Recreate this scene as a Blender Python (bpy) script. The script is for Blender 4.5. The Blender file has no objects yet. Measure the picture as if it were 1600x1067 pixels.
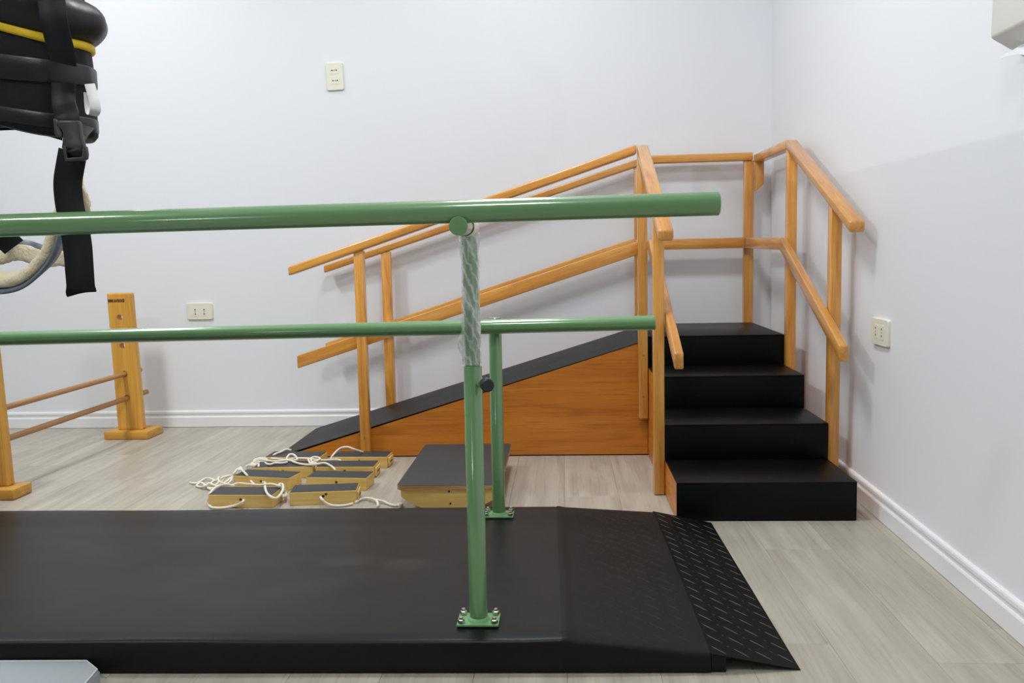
import bpy, bmesh, math, random
from mathutils import Matrix, Vector, noise

random.seed(7)
SC = bpy.context.scene
COL = SC.collection
PI = math.pi

# ---------------------------------------------------------------- camera, light, exposure
cam_d = bpy.data.cameras.new('camera')
cam = bpy.data.objects.new('camera', cam_d)
COL.objects.link(cam)
CR = ((0.9983290184, 0.0143234437, 0.0559822283),
      (0.0543071460, 0.0984855125, -0.9936555428),
      (-0.0197460077, 0.9950353978, 0.0975430797))
CAM_M = Matrix([[*CR[0], 0], [*CR[1], 0], [*CR[2], 1.0], [0, 0, 0, 1]])
cam.matrix_world = CAM_M
cam_d.sensor_width = 36
cam_d.lens = 31.674
cam_d.clip_start = 0.02
SC.camera = cam

vs = SC.view_settings
vs.view_transform = 'Standard'
vs.look = 'None'
vs.gamma = 1
vs.use_curve_mapping = False
vs.exposure = -0.04
SC.cycles.use_denoising = True
SC.cycles.max_bounces = 10
SC.cycles.diffuse_bounces = 6
SC.cycles.transparent_max_bounces = 12

world = bpy.data.worlds.new('room_world')
SC.world = world
world.use_nodes = True
world.node_tree.nodes['Background'].inputs[0].default_value = (0.75, 0.82, 1, 1)
world.node_tree.nodes['Background'].inputs[1].default_value = 0.05

CEIL = 3.5
for i, y in enumerate((0.4, 3.0, 4.35)):
    for j, x in enumerate((-2.7, -0.30)):
        ld = bpy.data.lights.new('ceiling_panel_light', 'AREA')
        ld.shape = 'SQUARE'
        ld.size = 0.46
        ld.energy = (40, 58, 14)[i] * (1.05, 0.69)[j]
        ld.color = (0.94, 0.975, 1.0)
        lo = bpy.data.objects.new('ceiling_panel_light', ld)
        COL.objects.link(lo)
        lo.location = (x, y, CEIL - 0.03)

# added unseen spot row; flat beam cut makes the level light step on walls
for i in range(8):
    sd = bpy.data.lights.new('added_step_spot', 'SPOT')
    sd.energy = 50
    sd.spot_size = math.radians(180)
    sd.spot_blend = 0.0
    sd.shadow_soft_size = 0.006
    sd.color = (0.97, 0.985, 1.0)
    so_ = bpy.data.objects.new('added_step_spot', sd)
    COL.objects.link(so_)
    so_.location = (-3.71 + 0.06 * i, -3.9, 1.245 - 0.0143 * 3.9)
    so_.rotation_euler = Vector((0, -0.0143, 1)).to_track_quat('-Z', 'Y').to_euler()

# ---------------------------------------------------------------- helpers
WM = {}


def px_ray(px, py):
    f = cam_d.lens * 1600 / 36
    v = Vector(((px - 800) / f, -(py - 533.5) / f, -1))
    return (CAM_M.to_3x3() @ v)


def at(px, py, Y):
    v = px_ray(px, py)
    t = Y / v.y
    return Vector((0, 0, 1)) + v * t


def lie(px, py, z):
    v = px_ray(px, py)
    t = (z - 1) / v.z
    return Vector((0, 0, 1)) + v * t


def link(o, parent, M):
    COL.objects.link(o)
    if parent is not None:
        o.parent = parent
        o.matrix_parent_inverse = WM[parent.name].inverted()
    o.matrix_basis = M
    WM[o.name] = M.copy()
    return o


def tag(o, label=None, cat=None, group=None, kind=None):
    if label: o['label'] = label
    if cat: o['category'] = cat
    if group: o['group'] = group
    if kind: o['kind'] = kind
    return o


def thing(name, label, cat, loc, group=None):
    o = bpy.data.objects.new(name, None)
    o.empty_display_size = 0.1
    link(o, None, Matrix.Translation(loc))
    return tag(o, label, cat, group)


def finish(name, bm, mat, parent=None, M=None, smooth=None):
    """bm in local coordinates of M"""
    me = bpy.data.meshes.new(name)
    bmesh.ops.recalc_face_normals(bm, faces=bm.faces[:])
    bm.to_mesh(me)
    bm.free()
    if mat: me.materials.append(mat)
    if smooth is not None:
        for p in me.polygons: p.use_smooth = True
        if smooth > 0:
            sharp_by_angle(me, smooth)
    o = bpy.data.objects.new(name, me)
    return link(o, parent, M or Matrix())


def sharp_by_angle(me, deg):
    bm = bmesh.new()
    bm.from_mesh(me)
    for e in bm.edges:
        if len(e.link_faces) == 2 and e.calc_face_angle(0) > math.radians(deg):
            e.smooth = False
    bm.to_mesh(me)
    bm.free()


def frame(origin, ax, up=Vector((0, 0, 1))):
    x = Vector(ax).normalized()
    up = Vector(up)
    if abs(x.dot(up)) > 0.99:
        up = Vector((0, 1, 0))
    y = up.cross(x).normalized()
    z = x.cross(y)
    M = Matrix((x, y, z)).transposed().to_4x4()
    M.translation = Vector(origin)
    return M


AX = {'x': Vector((1, 0, 0)), 'y': Vector((0, 1, 0)), 'z': Vector((0, 0, 1))}


def bev(bm, w, seg=2):
    if w > 0:
        bmesh.ops.bevel(bm, geom=bm.edges[:], offset=w, segments=seg, affect='EDGES', profile=0.5, clamp_overlap=True)


def hull8(name, mat, verts, parent, M, bevel=0.003, seg=2):
    """verts: 8 world points, bottom ring 4 then top ring 4"""
    Mi = M.inverted()
    bm = bmesh.new()
    vv = [bm.verts.new(Mi @ Vector(v)) for v in verts]
    for f in ((3, 2, 1, 0), (4, 5, 6, 7), (0, 1, 5, 4), (1, 2, 6, 5), (2, 3, 7, 6), (3, 0, 4, 7)):
        bm.faces.new([vv[i] for i in f])
    bmesh.ops.recalc_face_normals(bm, faces=bm.faces[:])
    bev(bm, bevel, seg)
    return finish(name, bm, mat, parent, M, smooth=35)


def box(name, mat, lo, hi, parent=None, axis='x', bevel=0.003, seg=2, rot=0.0):
    lo, hi = Vector(lo), Vector(hi)
    c = (lo + hi) / 2
    vs_ = [(lo.x, lo.y, lo.z), (hi.x, lo.y, lo.z), (hi.x, hi.y, lo.z), (lo.x, hi.y, lo.z),
           (lo.x, lo.y, hi.z), (hi.x, lo.y, hi.z), (hi.x, hi.y, hi.z), (lo.x, hi.y, hi.z)]
    M = frame(c, AX[axis])
    if rot:
        R = Matrix.Translation(c) @ Matrix.Rotation(rot, 4, 'Z') @ Matrix.Translation(-c)
        vs_ = [R @ Vector(v) for v in vs_]
        M = R @ M
    return hull8(name, mat, vs_, parent, M, bevel, seg)


def beam(name, mat, p0, p1, w, h, parent, bevel=0.005, seg=3):
    """rail with plumb cut ends: p0, p1 centres, w horizontal width, h vertical thickness"""
    p0, p1 = Vector(p0), Vector(p1)
    d = p1 - p0
    s = Vector((d.y, -d.x, 0)).normalized() * (w / 2)
    u = Vector((0, 0, h / 2))
    vs_ = [p0 - s - u, p0 + s - u, p1 + s - u, p1 - s - u, p0 - s + u, p0 + s + u, p1 + s + u, p1 - s + u]
    return hull8(name, mat, vs_, parent, frame((p0 + p1) / 2, d), bevel, seg)


def post(name, mat, x0, x1, y0, y1, z0, z1, parent, bevel=0.004):
    return box(name, mat, (x0, y0, z0), (x1, y1, z1), parent, 'z', bevel, 2)


def smooth_path(pts, sub=6):
    P = [Vector(p) for p in pts]
    if len(P) < 3: return P
    out = []
    for i in range(len(P) - 1):
        a = P[max(i - 1, 0)]; b = P[i]; c = P[i + 1]; d = P[min(i + 2, len(P) - 1)]
        for k in range(sub):
            t = k / sub
            out.append(0.5 * ((2 * b) + (c - a) * t + (2 * a - 5 * b + 4 * c - d) * t * t + (3 * b - a - 3 * c + d) * t ** 3))
    out.append(P[-1])
    return out


def sweep(bm, pts, prof, closed_prof=True, ups=None, caps=True, scale=None):
    """sweep a profile [(a,b)...] along pts; a along side vector, b along up vector"""
    P = [Vector(p) for p in pts]
    n = len(P)
    rings = []
    t0 = (P[1] - P[0]).normalized()
    up = Vector((0, 0, 1)) if abs(t0.z) < 0.9 else Vector((0, 1, 0))
    for i in range(n):
        t = (P[min(i + 1, n - 1)] - P[max(i - 1, 0)]).normalized()
        if ups is not None:
            up = Vector(ups[i] if isinstance(ups, list) else ups)
        s = t.cross(up)
        if s.length < 1e-6: s = t.orthogonal()
        s.normalize()
        u = s.cross(t).normalized()
        if ups is None: up = u
        k = scale[i] if scale else 1.0
        rings.append([bm.verts.new(P[i] + s * a * k + u * b * k) for a, b in prof])
    m = len(prof)
    for i in range(n - 1):
        for j in range(m if closed_prof else m - 1):
            j2 = (j + 1) % m
            bm.faces.new((rings[i][j], rings[i][j2], rings[i + 1][j2], rings[i + 1][j]))
    if caps and closed_prof:
        bm.faces.new(rings[0][::-1]); bm.faces.new(rings[-1])
    return rings


def circ(r, n=12):
    return [(r * math.cos(2 * PI * k / n), r * math.sin(2 * PI * k / n)) for k in range(n)]


def tube(name, mat, pts, r, parent, n=16, caps=True, edge=0.0, scale=None):
    P = [Vector(p) for p in pts]
    M = frame(P[0].lerp(P[-1], 0.5), (P[-1] - P[0]) if (P[-1] - P[0]).length > 1e-4 else (1, 0, 0))
    Mi = M.inverted()
    bm = bmesh.new()
    if edge > 0 and len(P) == 2:
        d = (P[1] - P[0]).normalized()
        P = [P[0], P[0] + d * edge, P[1] - d * edge, P[1]]
        scale = [1 - edge / r, 1, 1, 1 - edge / r]
    sweep(bm, [Mi @ p for p in P], circ(r, n), scale=scale, caps=caps)
    return finish(name, bm, mat, parent, M, smooth=40)


def ribbon(name, mat, pts, w, t, ups, parent, sub=6, rnd=True):
    """flat webbing: w along side, t along up"""
    P = smooth_path(pts, sub)
    if isinstance(ups, list):
        ups = smooth_path(ups, sub)
    M = Matrix.Translation(P[len(P) // 2])
    Mi = M.inverted()
    bm = bmesh.new()
    c = min(t * 0.45, w * 0.2)
    prof = [(-w / 2, -t / 2 + c), (-w / 2 + c, -t / 2), (w / 2 - c, -t / 2), (w / 2, -t / 2 + c),
            (w / 2, t / 2 - c), (w / 2 - c, t / 2), (-w / 2 + c, t / 2), (-w / 2, t / 2 - c)]
    sweep(bm, [Mi @ p for p in P], prof, ups=ups)
    return finish(name, bm, mat, parent, M, smooth=50)


def prism(name, mat, poly, a0, a1, plane, parent, bevel=0.0, M=None):
    """poly extruded; plane 'xz' -> along y, 'yz' -> along x, 'xy' -> along z"""
    def P(p, a):
        return {'xz': (p[0], a, p[1]), 'yz': (a, p[0], p[1]), 'xy': (p[0], p[1], a)}[plane]
    bm = bmesh.new()
    c = Vector(P((sum(p[0] for p in poly) / len(poly), sum(p[1] for p in poly) / len(poly)), (a0 + a1) / 2))
    M = M or Matrix.Translation(c)
    Mi = M.inverted()
    A = [bm.verts.new(Mi @ Vector(P(p, a0))) for p in poly]
    B = [bm.verts.new(Mi @ Vector(P(p, a1))) for p in poly]
    bm.faces.new(A); bm.faces.new(B[::-1])
    for i in range(len(poly)):
        j = (i + 1) % len(poly)
        bm.faces.new((A[j], A[i], B[i], B[j]))
    bmesh.ops.recalc_face_normals(bm, faces=bm.faces[:])
    if bevel: bev(bm, bevel, 2)
    return finish(name, bm, mat, parent, M, smooth=35)


def drill(o, cuts, r, axis, n=20):
    """real holes through a part: world centres, axis vector"""
    bm = bmesh.new()
    for c, L in cuts:
        M = frame(c, axis)
        res = bmesh.ops.create_cone(bm, cap_ends=True, segments=n, radius1=r, radius2=r, depth=L)
        bmesh.ops.transform(bm, matrix=M @ Matrix.Rotation(PI / 2, 4, 'Y'), verts=res['verts'])
    me = bpy.data.meshes.new('drill')
    bm.to_mesh(me); bm.free()
    c = bpy.data.objects.new('drill', me)
    COL.objects.link(c)
    par, inv, bas = o.parent, o.matrix_parent_inverse.copy(), o.matrix_basis.copy()
    md = o.modifiers.new('hole', 'BOOLEAN')
    md.object = c
    md.operation = 'DIFFERENCE'
    md.solver = 'EXACT'
    bpy.context.view_layer.update()
    dg = bpy.context.evaluated_depsgraph_get()
    new = bpy.data.meshes.new_from_object(o.evaluated_get(dg))
    o.modifiers.clear()
    for p in new.polygons: p.use_smooth = False
    old = o.data
    o.data = new
    bpy.data.objects.remove(c)
    bpy.data.meshes.remove(me)


def rounded_rect(x0, y0, x1, y1, r, n=5):
    out = []
    for cx, cy, a in ((x1 - r, y1 - r, 0), (x0 + r, y1 - r, 90), (x0 + r, y0 + r, 180), (x1 - r, y0 + r, 270)):
        for k in range(n + 1):
            t = math.radians(a + 90 * k / n)
            out.append((cx + r * math.cos(t), cy + r * math.sin(t)))
    return out


# ---------------------------------------------------------------- materials
def nmat(name):
    m = bpy.data.materials.new(name)
    m.use_nodes = True
    nt = m.node_tree
    return m, nt, nt.nodes, nt.links, nt.nodes['Principled BSDF']


def bump_noise(nt, b, vec, scale, strength, dist=0.002, detail=4):
    n = nt.nodes.new('ShaderNodeTexNoise')
    n.inputs['Scale'].default_value = scale
    n.inputs['Detail'].default_value = detail
    if vec is not None: nt.links.new(vec, n.inputs['Vector'])
    bp = nt.nodes.new('ShaderNodeBump')
    bp.inputs['Strength'].default_value = strength
    bp.inputs['Distance'].default_value = dist
    nt.links.new(n.outputs['Fac'], bp.inputs['Height'])
    nt.links.new(bp.outputs['Normal'], b.inputs['Normal'])
    return bp


def plain(name, col, rough=0.5, metal=0.0, spec=0.5, bump=None, var=0.0):
    m, nt, N, L, b = nmat(name)
    b.inputs['Base Color'].default_value = (*col, 1)
    b.inputs['Roughness'].default_value = rough
    b.inputs['Metallic'].default_value = metal
    b.inputs['Specular IOR Level'].default_value = spec
    tc = N.new('ShaderNodeTexCoord')
    if var:
        n = N.new('ShaderNodeTexNoise'); n.inputs['Scale'].default_value = 6; n.inputs['Detail'].default_value = 5
        L.new(tc.outputs['Object'], n.inputs['Vector'])
        mx = N.new('ShaderNodeMix'); mx.data_type = 'RGBA'
        mx.inputs[6].default_value = (*[c * (1 - var) for c in col], 1)
        mx.inputs[7].default_value = (*[min(1, c * (1 + var)) for c in col], 1)
        L.new(n.outputs['Fac'], mx.inputs[0]); L.new(mx.outputs[2], b.inputs['Base Color'])
    if bump: bump_noise(nt, b, tc.outputs['Object'], *bump)
    return m


def wood(name, light, dark, rough=0.35, sx=1.3, sy=16, contrast=(0.3, 0.72), knots=0.6, fine=0.18, tint=0.12, coat=0.0, rand=True, dist=0.9):
    m, nt, N, L, b = nmat(name)
    tc = N.new('ShaderNodeTexCoord')
    oi = N.new('ShaderNodeObjectInfo')
    ml = N.new('ShaderNodeMath'); ml.operation = 'MULTIPLY'; ml.inputs[1].default_value = 37.0 if rand else 0
    L.new(oi.outputs['Random'], ml.inputs[0])
    ad = N.new('ShaderNodeVectorMath'); ad.operation = 'ADD'
    L.new(tc.outputs['Object'], ad.inputs[0]); L.new(ml.outputs[0], ad.inputs[1])
    mp = N.new('ShaderNodeMapping'); mp.inputs['Scale'].default_value = (sx, sy, sy)
    L.new(ad.outputs[0], mp.inputs[0])
    n1 = N.new('ShaderNodeTexNoise'); n1.inputs['Scale'].default_value = 1.6; n1.inputs['Detail'].default_value = 5
    n1.inputs['Distortion'].default_value = dist
    L.new(mp.outputs[0], n1.inputs['Vector'])
    r1 = N.new('ShaderNodeMapRange'); r1.inputs[1].default_value = contrast[0]; r1.inputs[2].default_value = contrast[1]
    L.new(n1.outputs['Fac'], r1.inputs[0])
    mp2 = N.new('ShaderNodeMapping'); mp2.inputs['Scale'].default_value = (sx * 4, sy * 11, sy * 11)
    L.new(ad.outputs[0], mp2.inputs[0])
    n2 = N.new('ShaderNodeTexNoise'); n2.inputs['Scale'].default_value = 1.5; n2.inputs['Detail'].default_value = 3
    L.new(mp2.outputs[0], n2.inputs['Vector'])
    mx = N.new('ShaderNodeMix'); mx.data_type = 'RGBA'
    mx.inputs[6].default_value = (*light, 1); mx.inputs[7].default_value = (*dark, 1)
    L.new(r1.outputs[0], mx.inputs[0])
    # fine fibre
    mf = N.new('ShaderNodeMix'); mf.data_type = 'RGBA'; mf.blend_type = 'MULTIPLY'
    mf.inputs[7].default_value = (1 - fine * 1.6, 1 - fine * 2.0, 1 - fine * 2.4, 1)
    r2 = N.new('ShaderNodeMapRange'); r2.inputs[1].default_value = 0.5; r2.inputs[2].default_value = 0.75
    L.new(n2.outputs['Fac'], r2.inputs[0]); L.new(r2.outputs[0], mf.inputs[0]); L.new(mx.outputs[2], mf.inputs[6])
    out = mf.outputs[2]
    if knots > 0:
        mk = N.new('ShaderNodeMapping'); mk.inputs['Scale'].default_value = (2.4, 7, 7)
        L.new(ad.outputs[0], mk.inputs[0])
        vo = N.new('ShaderNodeTexVoronoi'); vo.inputs['Scale'].default_value = 1.1
        L.new(mk.outputs[0], vo.inputs['Vector'])
        rk = N.new('ShaderNodeMapRange'); rk.inputs[1].default_value = 0.07; rk.inputs[2].default_value = 0.22
        rk.inputs[3].default_value = knots; rk.inputs[4].default_value = 0
        L.new(vo.outputs['Distance'], rk.inputs[0])
        mm = N.new('ShaderNodeMix'); mm.data_type = 'RGBA'
        mm.inputs[7].default_value = (dark[0] * 0.45, dark[1] * 0.35, dark[2] * 0.3, 1)
        L.new(rk.outputs[0], mm.inputs[0]); L.new(out, mm.inputs[6])
        out = mm.outputs[2]
    hv = N.new('ShaderNodeHueSaturation')
    rv = N.new('ShaderNodeMapRange'); rv.inputs[3].default_value = 1 - tint; rv.inputs[4].default_value = 1 + tint
    L.new(oi.outputs['Random'], rv.inputs[0]); L.new(rv.outputs[0], hv.inputs['Value']); L.new(out, hv.inputs['Color'])
    L.new(hv.outputs[0], b.inputs['Base Color'])
    b.inputs['Roughness'].default_value = rough
    b.inputs['Coat Weight'].default_value = coat
    b.inputs['Coat Roughness'].default_value = 0.22
    bp = N.new('ShaderNodeBump'); bp.inputs['Strength'].default_value = 0.08; bp.inputs['Distance'].default_value = 0.002
    L.new(n2.outputs['Fac'], bp.inputs['Height']); L.new(bp.outputs[0], b.inputs['Normal'])
    return m


def rubber(name, col, rough, fine_scale=420, wavy=0.0, spec=0.5):
    m, nt, N, L, b = nmat(name)
    tc = N.new('ShaderNodeTexCoord')
    n = N.new('ShaderNodeTexNoise'); n.inputs['Scale'].default_value = 3.5; n.inputs['Detail'].default_value = 6
    L.new(tc.outputs['Object'], n.inputs['Vector'])
    mx = N.new('ShaderNodeMix'); mx.data_type = 'RGBA'
    mx.inputs[6].default_value = (*[c * 0.82 for c in col], 1); mx.inputs[7].default_value = (*[c * 1.18 for c in col], 1)
    L.new(n.outputs['Fac'], mx.inputs[0]); L.new(mx.outputs[2], b.inputs['Base Color'])
    rr = N.new('ShaderNodeMapRange'); rr.inputs[3].default_value = rough - 0.05; rr.inputs[4].default_value = rough + 0.07
    L.new(n.outputs['Fac'], rr.inputs[0]); L.new(rr.outputs[0], b.inputs['Roughness'])
    b.inputs['Specular IOR Level'].default_value = spec
    f = N.new('ShaderNodeTexNoise'); f.inputs['Scale'].default_value = fine_scale; f.inputs['Detail'].default_value = 2
    mp = N.new('ShaderNodeMapping'); mp.inputs['Scale'].default_value = (1, 0.35, 1)
    L.new(tc.outputs['Object'], mp.inputs[0]); L.new(mp.outputs[0], f.inputs['Vector'])
    bp = N.new('ShaderNodeBump'); bp.inputs['Strength'].default_value = 0.25; bp.inputs['Distance'].default_value = 0.0008
    L.new(f.outputs['Fac'], bp.inputs['Height'])
    if wavy:
        w = N.new('ShaderNodeTexNoise'); w.inputs['Scale'].default_value = 4.5; w.inputs['Detail'].default_value = 1
        L.new(tc.outputs['Object'], w.inputs['Vector'])
        b2 = N.new('ShaderNodeBump'); b2.inputs['Strength'].default_value = wavy; b2.inputs['Distance'].default_value = 0.01
        L.new(w.outputs['Fac'], b2.inputs['Height']); L.new(bp.outputs[0], b2.inputs['Normal'])
        L.new(b2.outputs[0], b.inputs['Normal'])
    else:
        L.new(bp.outputs[0], b.inputs['Normal'])
    return m


M_WALL = plain('wall_paint', (0.80, 0.81, 0.84), 0.55, spec=0.3, bump=(90, 0.05, 0.002))
M_WALLG = plain('bounce_cut_grey', (0.30, 0.31, 0.33), 0.6, spec=0.3)  # unseen walls kept dark to cut bounce light
M_CEIL = plain('ceiling_paint', (0.84, 0.85, 0.86), 0.7)
M_TRIM = plain('trim_white', (0.84, 0.84, 0.85), 0.32)
M_PINE = wood('varnished_pine', (0.80, 0.385, 0.065), (0.58, 0.215, 0.022), rough=0.42, coat=1.0, knots=0.55)
M_PLY = wood('orange_plywood', (0.60, 0.215, 0.018), (0.46, 0.14, 0.009), rough=0.4, sx=1.0, sy=9, knots=0.35, tint=0.04, coat=0.12)
M_BLOCK = wood('pale_pine', (0.80, 0.57, 0.19), (0.66, 0.43, 0.12), rough=0.55, knots=0.0, tint=0.1, fine=0.1)
M_HURDLE = wood('honey_pine', (0.72, 0.39, 0.065), (0.52, 0.24, 0.035), rough=0.42, sx=0.7, sy=20, knots=0.0, dist=0.2)
M_ROD = wood('dowel_wood', (0.52, 0.27, 0.10), (0.38, 0.17, 0.06), rough=0.45, knots=0, sy=30, tint=0.15)
M_PLYEDGE = wood('ply_edge', (0.62, 0.36, 0.16), (0.24, 0.11, 0.04), rough=0.5, sx=1.0, sy=90, knots=0)
M_GRIP = plain('black_grip_sheet', (0.031, 0.033, 0.035), 0.55, bump=(500, 0.3, 0.0006), var=0.15)
M_RUBBER = rubber('black_rubber', (0.0065, 0.0068, 0.007), 0.36, wavy=0.35, spec=0.21)
def shoe_dust(m, prints):
    nt = m.node_tree; N = nt.nodes; L = nt.links
    b = N['Principled BSDF']
    src = b.inputs['Base Color'].links[0].from_socket
    tc = N.new('ShaderNodeTexCoord')
    for (u, v, a, lx, ly) in prints:
        mp = N.new('ShaderNodeMapping'); mp.vector_type = 'TEXTURE'
        mp.inputs['Location'].default_value = (u, v, 0.085); mp.inputs['Rotation'].default_value = (0, 0, a)
        mp.inputs['Scale'].default_value = (lx, ly, 0.2)
        L.new(tc.outputs['Object'], mp.inputs[0])
        gr = N.new('ShaderNodeTexGradient'); gr.gradient_type = 'SPHERICAL'
        L.new(mp.outputs[0], gr.inputs[0])
        br = N.new('ShaderNodeTexBrick'); br.inputs['Scale'].default_value = 6.0
        br.inputs['Color1'].default_value = (1, 1, 1, 1); br.inputs['Color2'].default_value = (0.7, 0.7, 0.7, 1)
        br.inputs['Mortar'].default_value = (0, 0, 0, 1); br.inputs['Mortar Size'].default_value = 0.09
        L.new(mp.outputs[0], br.inputs[0])
        ns = N.new('ShaderNodeTexNoise'); ns.inputs['Scale'].default_value = 14
        L.new(tc.outputs['Object'], ns.inputs['Vector'])
        m1 = N.new('ShaderNodeMath'); m1.operation = 'MULTIPLY'
        m2 = N.new('ShaderNodeMath'); m2.operation = 'MULTIPLY'
        mr = N.new('ShaderNodeMapRange'); mr.inputs[1].default_value = 0.0; mr.inputs[2].default_value = 0.55
        L.new(gr.outputs['Fac'], mr.inputs[0])
        L.new(mr.outputs[0], m1.inputs[0]); L.new(br.outputs['Color'], m1.inputs[1])
        L.new(m1.outputs[0], m2.inputs[0]); L.new(ns.outputs['Fac'], m2.inputs[1])
        mx = N.new('ShaderNodeMix'); mx.data_type = 'RGBA'
        mx.inputs[7].default_value = (0.14, 0.135, 0.12, 1)
        L.new(m2.outputs[0], mx.inputs[0]); L.new(src, mx.inputs[6])
        src = mx.outputs[2]
    L.new(src, b.inputs['Base Color'])


shoe_dust(M_RUBBER, [(-0.642, 0.560, 0.05, 0.10, 0.07), (-0.458, 0.525, -0.02, 0.085, 0.06)])
M_STEP = rubber('step_rubber', (0.0042, 0.0043, 0.0045), 0.38, spec=0.13)
M_RAMP = rubber('ramp_rubber', (0.0115, 0.0115, 0.0115), 0.45, spec=0.12)
M_PLATE = rubber('plate_rubber', (0.0045, 0.0045, 0.0045), 0.45, spec=0.09)
M_GREEN = plain('green_enamel', (0.11, 0.262, 0.087), 0.48, spec=0.55, bump=(35, 0.03, 0.002), var=0.05)
M_GREEN.node_tree.nodes['Principled BSDF'].inputs['Coat Weight'].default_value = 1.0
M_GREEN.node_tree.nodes['Principled BSDF'].inputs['Coat IOR'].default_value = 1.75
M_GREEN.node_tree.nodes['Principled BSDF'].inputs['Coat Roughness'].default_value = 0.13
M_GREENB = plain('green_weld_enamel', (0.165, 0.35, 0.15), 0.4, bump=(120, 0.25, 0.002), var=0.08)
M_STEEL = plain('zinc_steel', (0.55, 0.53, 0.48), 0.28, metal=1.0)
M_KNOB = plain('black_plastic', (0.018, 0.018, 0.02), 0.4)
M_OUT = plain('ivory_plastic', (0.80, 0.79, 0.66), 0.35)
M_DARK = plain('dark_hole', (0.02, 0.02, 0.02), 0.8)
M_NYLON = plain('black_nylon', (0.005, 0.0055, 0.006), 0.55, spec=0.25, bump=(300, 0.3, 0.001))
M_PAD = plain('black_padding', (0.013, 0.013, 0.013), 0.40, spec=0.4, bump=(14, 0.25, 0.01))
M_WEB = plain('black_webbing', (0.005, 0.0065, 0.008), 0.5, spec=0.3, bump=(700, 0.35, 0.0006))
M_BUCKLE = plain('grey_black_plastic', (0.034, 0.036, 0.038), 0.4)
M_WEBG = plain('grey_sheen_webbing', (0.008, 0.009, 0.0105), 0.32, spec=0.5, bump=(160, 0.3, 0.001))
M_YEL = plain('yellow_tape', (0.80, 0.54, 0.015), 0.5, bump=(200, 0.2, 0.001), var=0.1)
M_TAG = plain('white_tag', (0.82, 0.82, 0.80), 0.6)
M_TAGINK = plain('grey_ink', (0.52, 0.52, 0.54), 0.7)
M_FLEECE = plain('cream_fleece', (0.80, 0.70, 0.50), 0.95, spec=0.1, bump=(160, 0.9, 0.006), var=0.12)
M_GREYTRIM = plain('blue_grey_binding', (0.13, 0.16, 0.19), 0.5)
M_ROPE = plain('cotton_rope', (0.80, 0.74, 0.63), 0.9, spec=0.15, bump=(380, 0.6, 0.002))
M_MAT = plain('grey_vinyl', (0.31, 0.335, 0.35), 0.45, bump=(200, 0.06, 0.001))
M_DISP = plain('cream_plastic', (0.72, 0.70, 0.65), 0.35)
M_TISSUE = plain('tissue_paper', (0.70, 0.71, 0.73), 0.9)
M_BURN = plain('burnt_mark', (0.10, 0.035, 0.008), 0.7)
M_FLOOR = wood('grey_oak_plank', (0.50, 0.463, 0.388), (0.335, 0.30, 0.243), rough=0.38, sx=0.55, sy=6.5, contrast=(0.28, 0.78), knots=0.12, fine=0.10, tint=0.06, dist=1.5)
M_SUB = plain('floor_base', (0.36, 0.33, 0.29), 0.6)


def film_mat():
    m, nt, N, L, b = nmat('clear_film')
    b.inputs['Base Color'].default_value = (0.9, 0.93, 0.92, 1)
    b.inputs['Roughness'].default_value = 0.12
    tr = N.new('ShaderNodeBsdfTransparent')
    mix = N.new('ShaderNodeMixShader')
    tc = N.new('ShaderNodeTexCoord')
    mp = N.new('ShaderNodeMapping'); mp.inputs['Scale'].default_value = (9, 40, 40)
    L.new(tc.outputs['Object'], mp.inputs[0])
    n = N.new('ShaderNodeTexNoise'); n.inputs['Scale'].default_value = 1.3; n.inputs['Detail'].default_value = 5
    n.inputs['Distortion'].default_value = 1.2
    L.new(mp.outputs[0], n.inputs['Vector'])
    r = N.new('ShaderNodeMapRange'); r.inputs[1].default_value = 0.42; r.inputs[2].default_value = 0.72
    r.inputs[3].default_value = 0.16; r.inputs[4].default_value = 0.62
    mw = N.new('ShaderNodeMapping'); mw.inputs['Rotation'].default_value = (0, 0, math.radians(-68))
    L.new(tc.outputs['Object'], mw.inputs[0])
    wv = N.new('ShaderNodeTexWave'); wv.inputs['Scale'].default_value = 17; wv.inputs['Distortion'].default_value = 4.5
    wv.inputs['Detail'].default_value = 2; wv.inputs['Detail Scale'].default_value = 2.5
    L.new(mw.outputs[0], wv.inputs['Vector'])
    rw = N.new('ShaderNodeMapRange'); rw.inputs[1].default_value = 0.62; rw.inputs[2].default_value = 1.0
    rw.inputs[3].default_value = 0.0; rw.inputs[4].default_value = 0.30
    L.new(wv.outputs['Fac'], rw.inputs[0])
    ad = N.new('ShaderNodeMath'); ad.operation = 'ADD'; ad.use_clamp = True
    L.new(n.outputs['Fac'], r.inputs[0]); L.new(r.outputs[0], ad.inputs[0]); L.new(rw.outputs[0], ad.inputs[1])
    L.new(ad.outputs[0], mix.inputs[0])
    bp = N.new('ShaderNodeBump'); bp.inputs['Strength'].default_value = 0.8; bp.inputs['Distance'].default_value = 0.004
    L.new(n.outputs['Fac'], bp.inputs['Height']); L.new(bp.outputs[0], b.inputs['Normal'])
    L.new(tr.outputs[0], mix.inputs[1]); L.new(b.outputs[0], mix.inputs[2])
    L.new(mix.outputs[0], N['Material Output'].inputs['Surface'])
    return m


M_FILM = film_mat()

# ---------------------------------------------------------------- room shell
XL, YF, YB = -5.2, -4.2, 5.226


def wall_x(y):          # inner face of the right wall
    return 1.148 + 0.0135 * (y - 2.24)


def struct(o):
    o['kind'] = 'structure'
    return o


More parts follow.
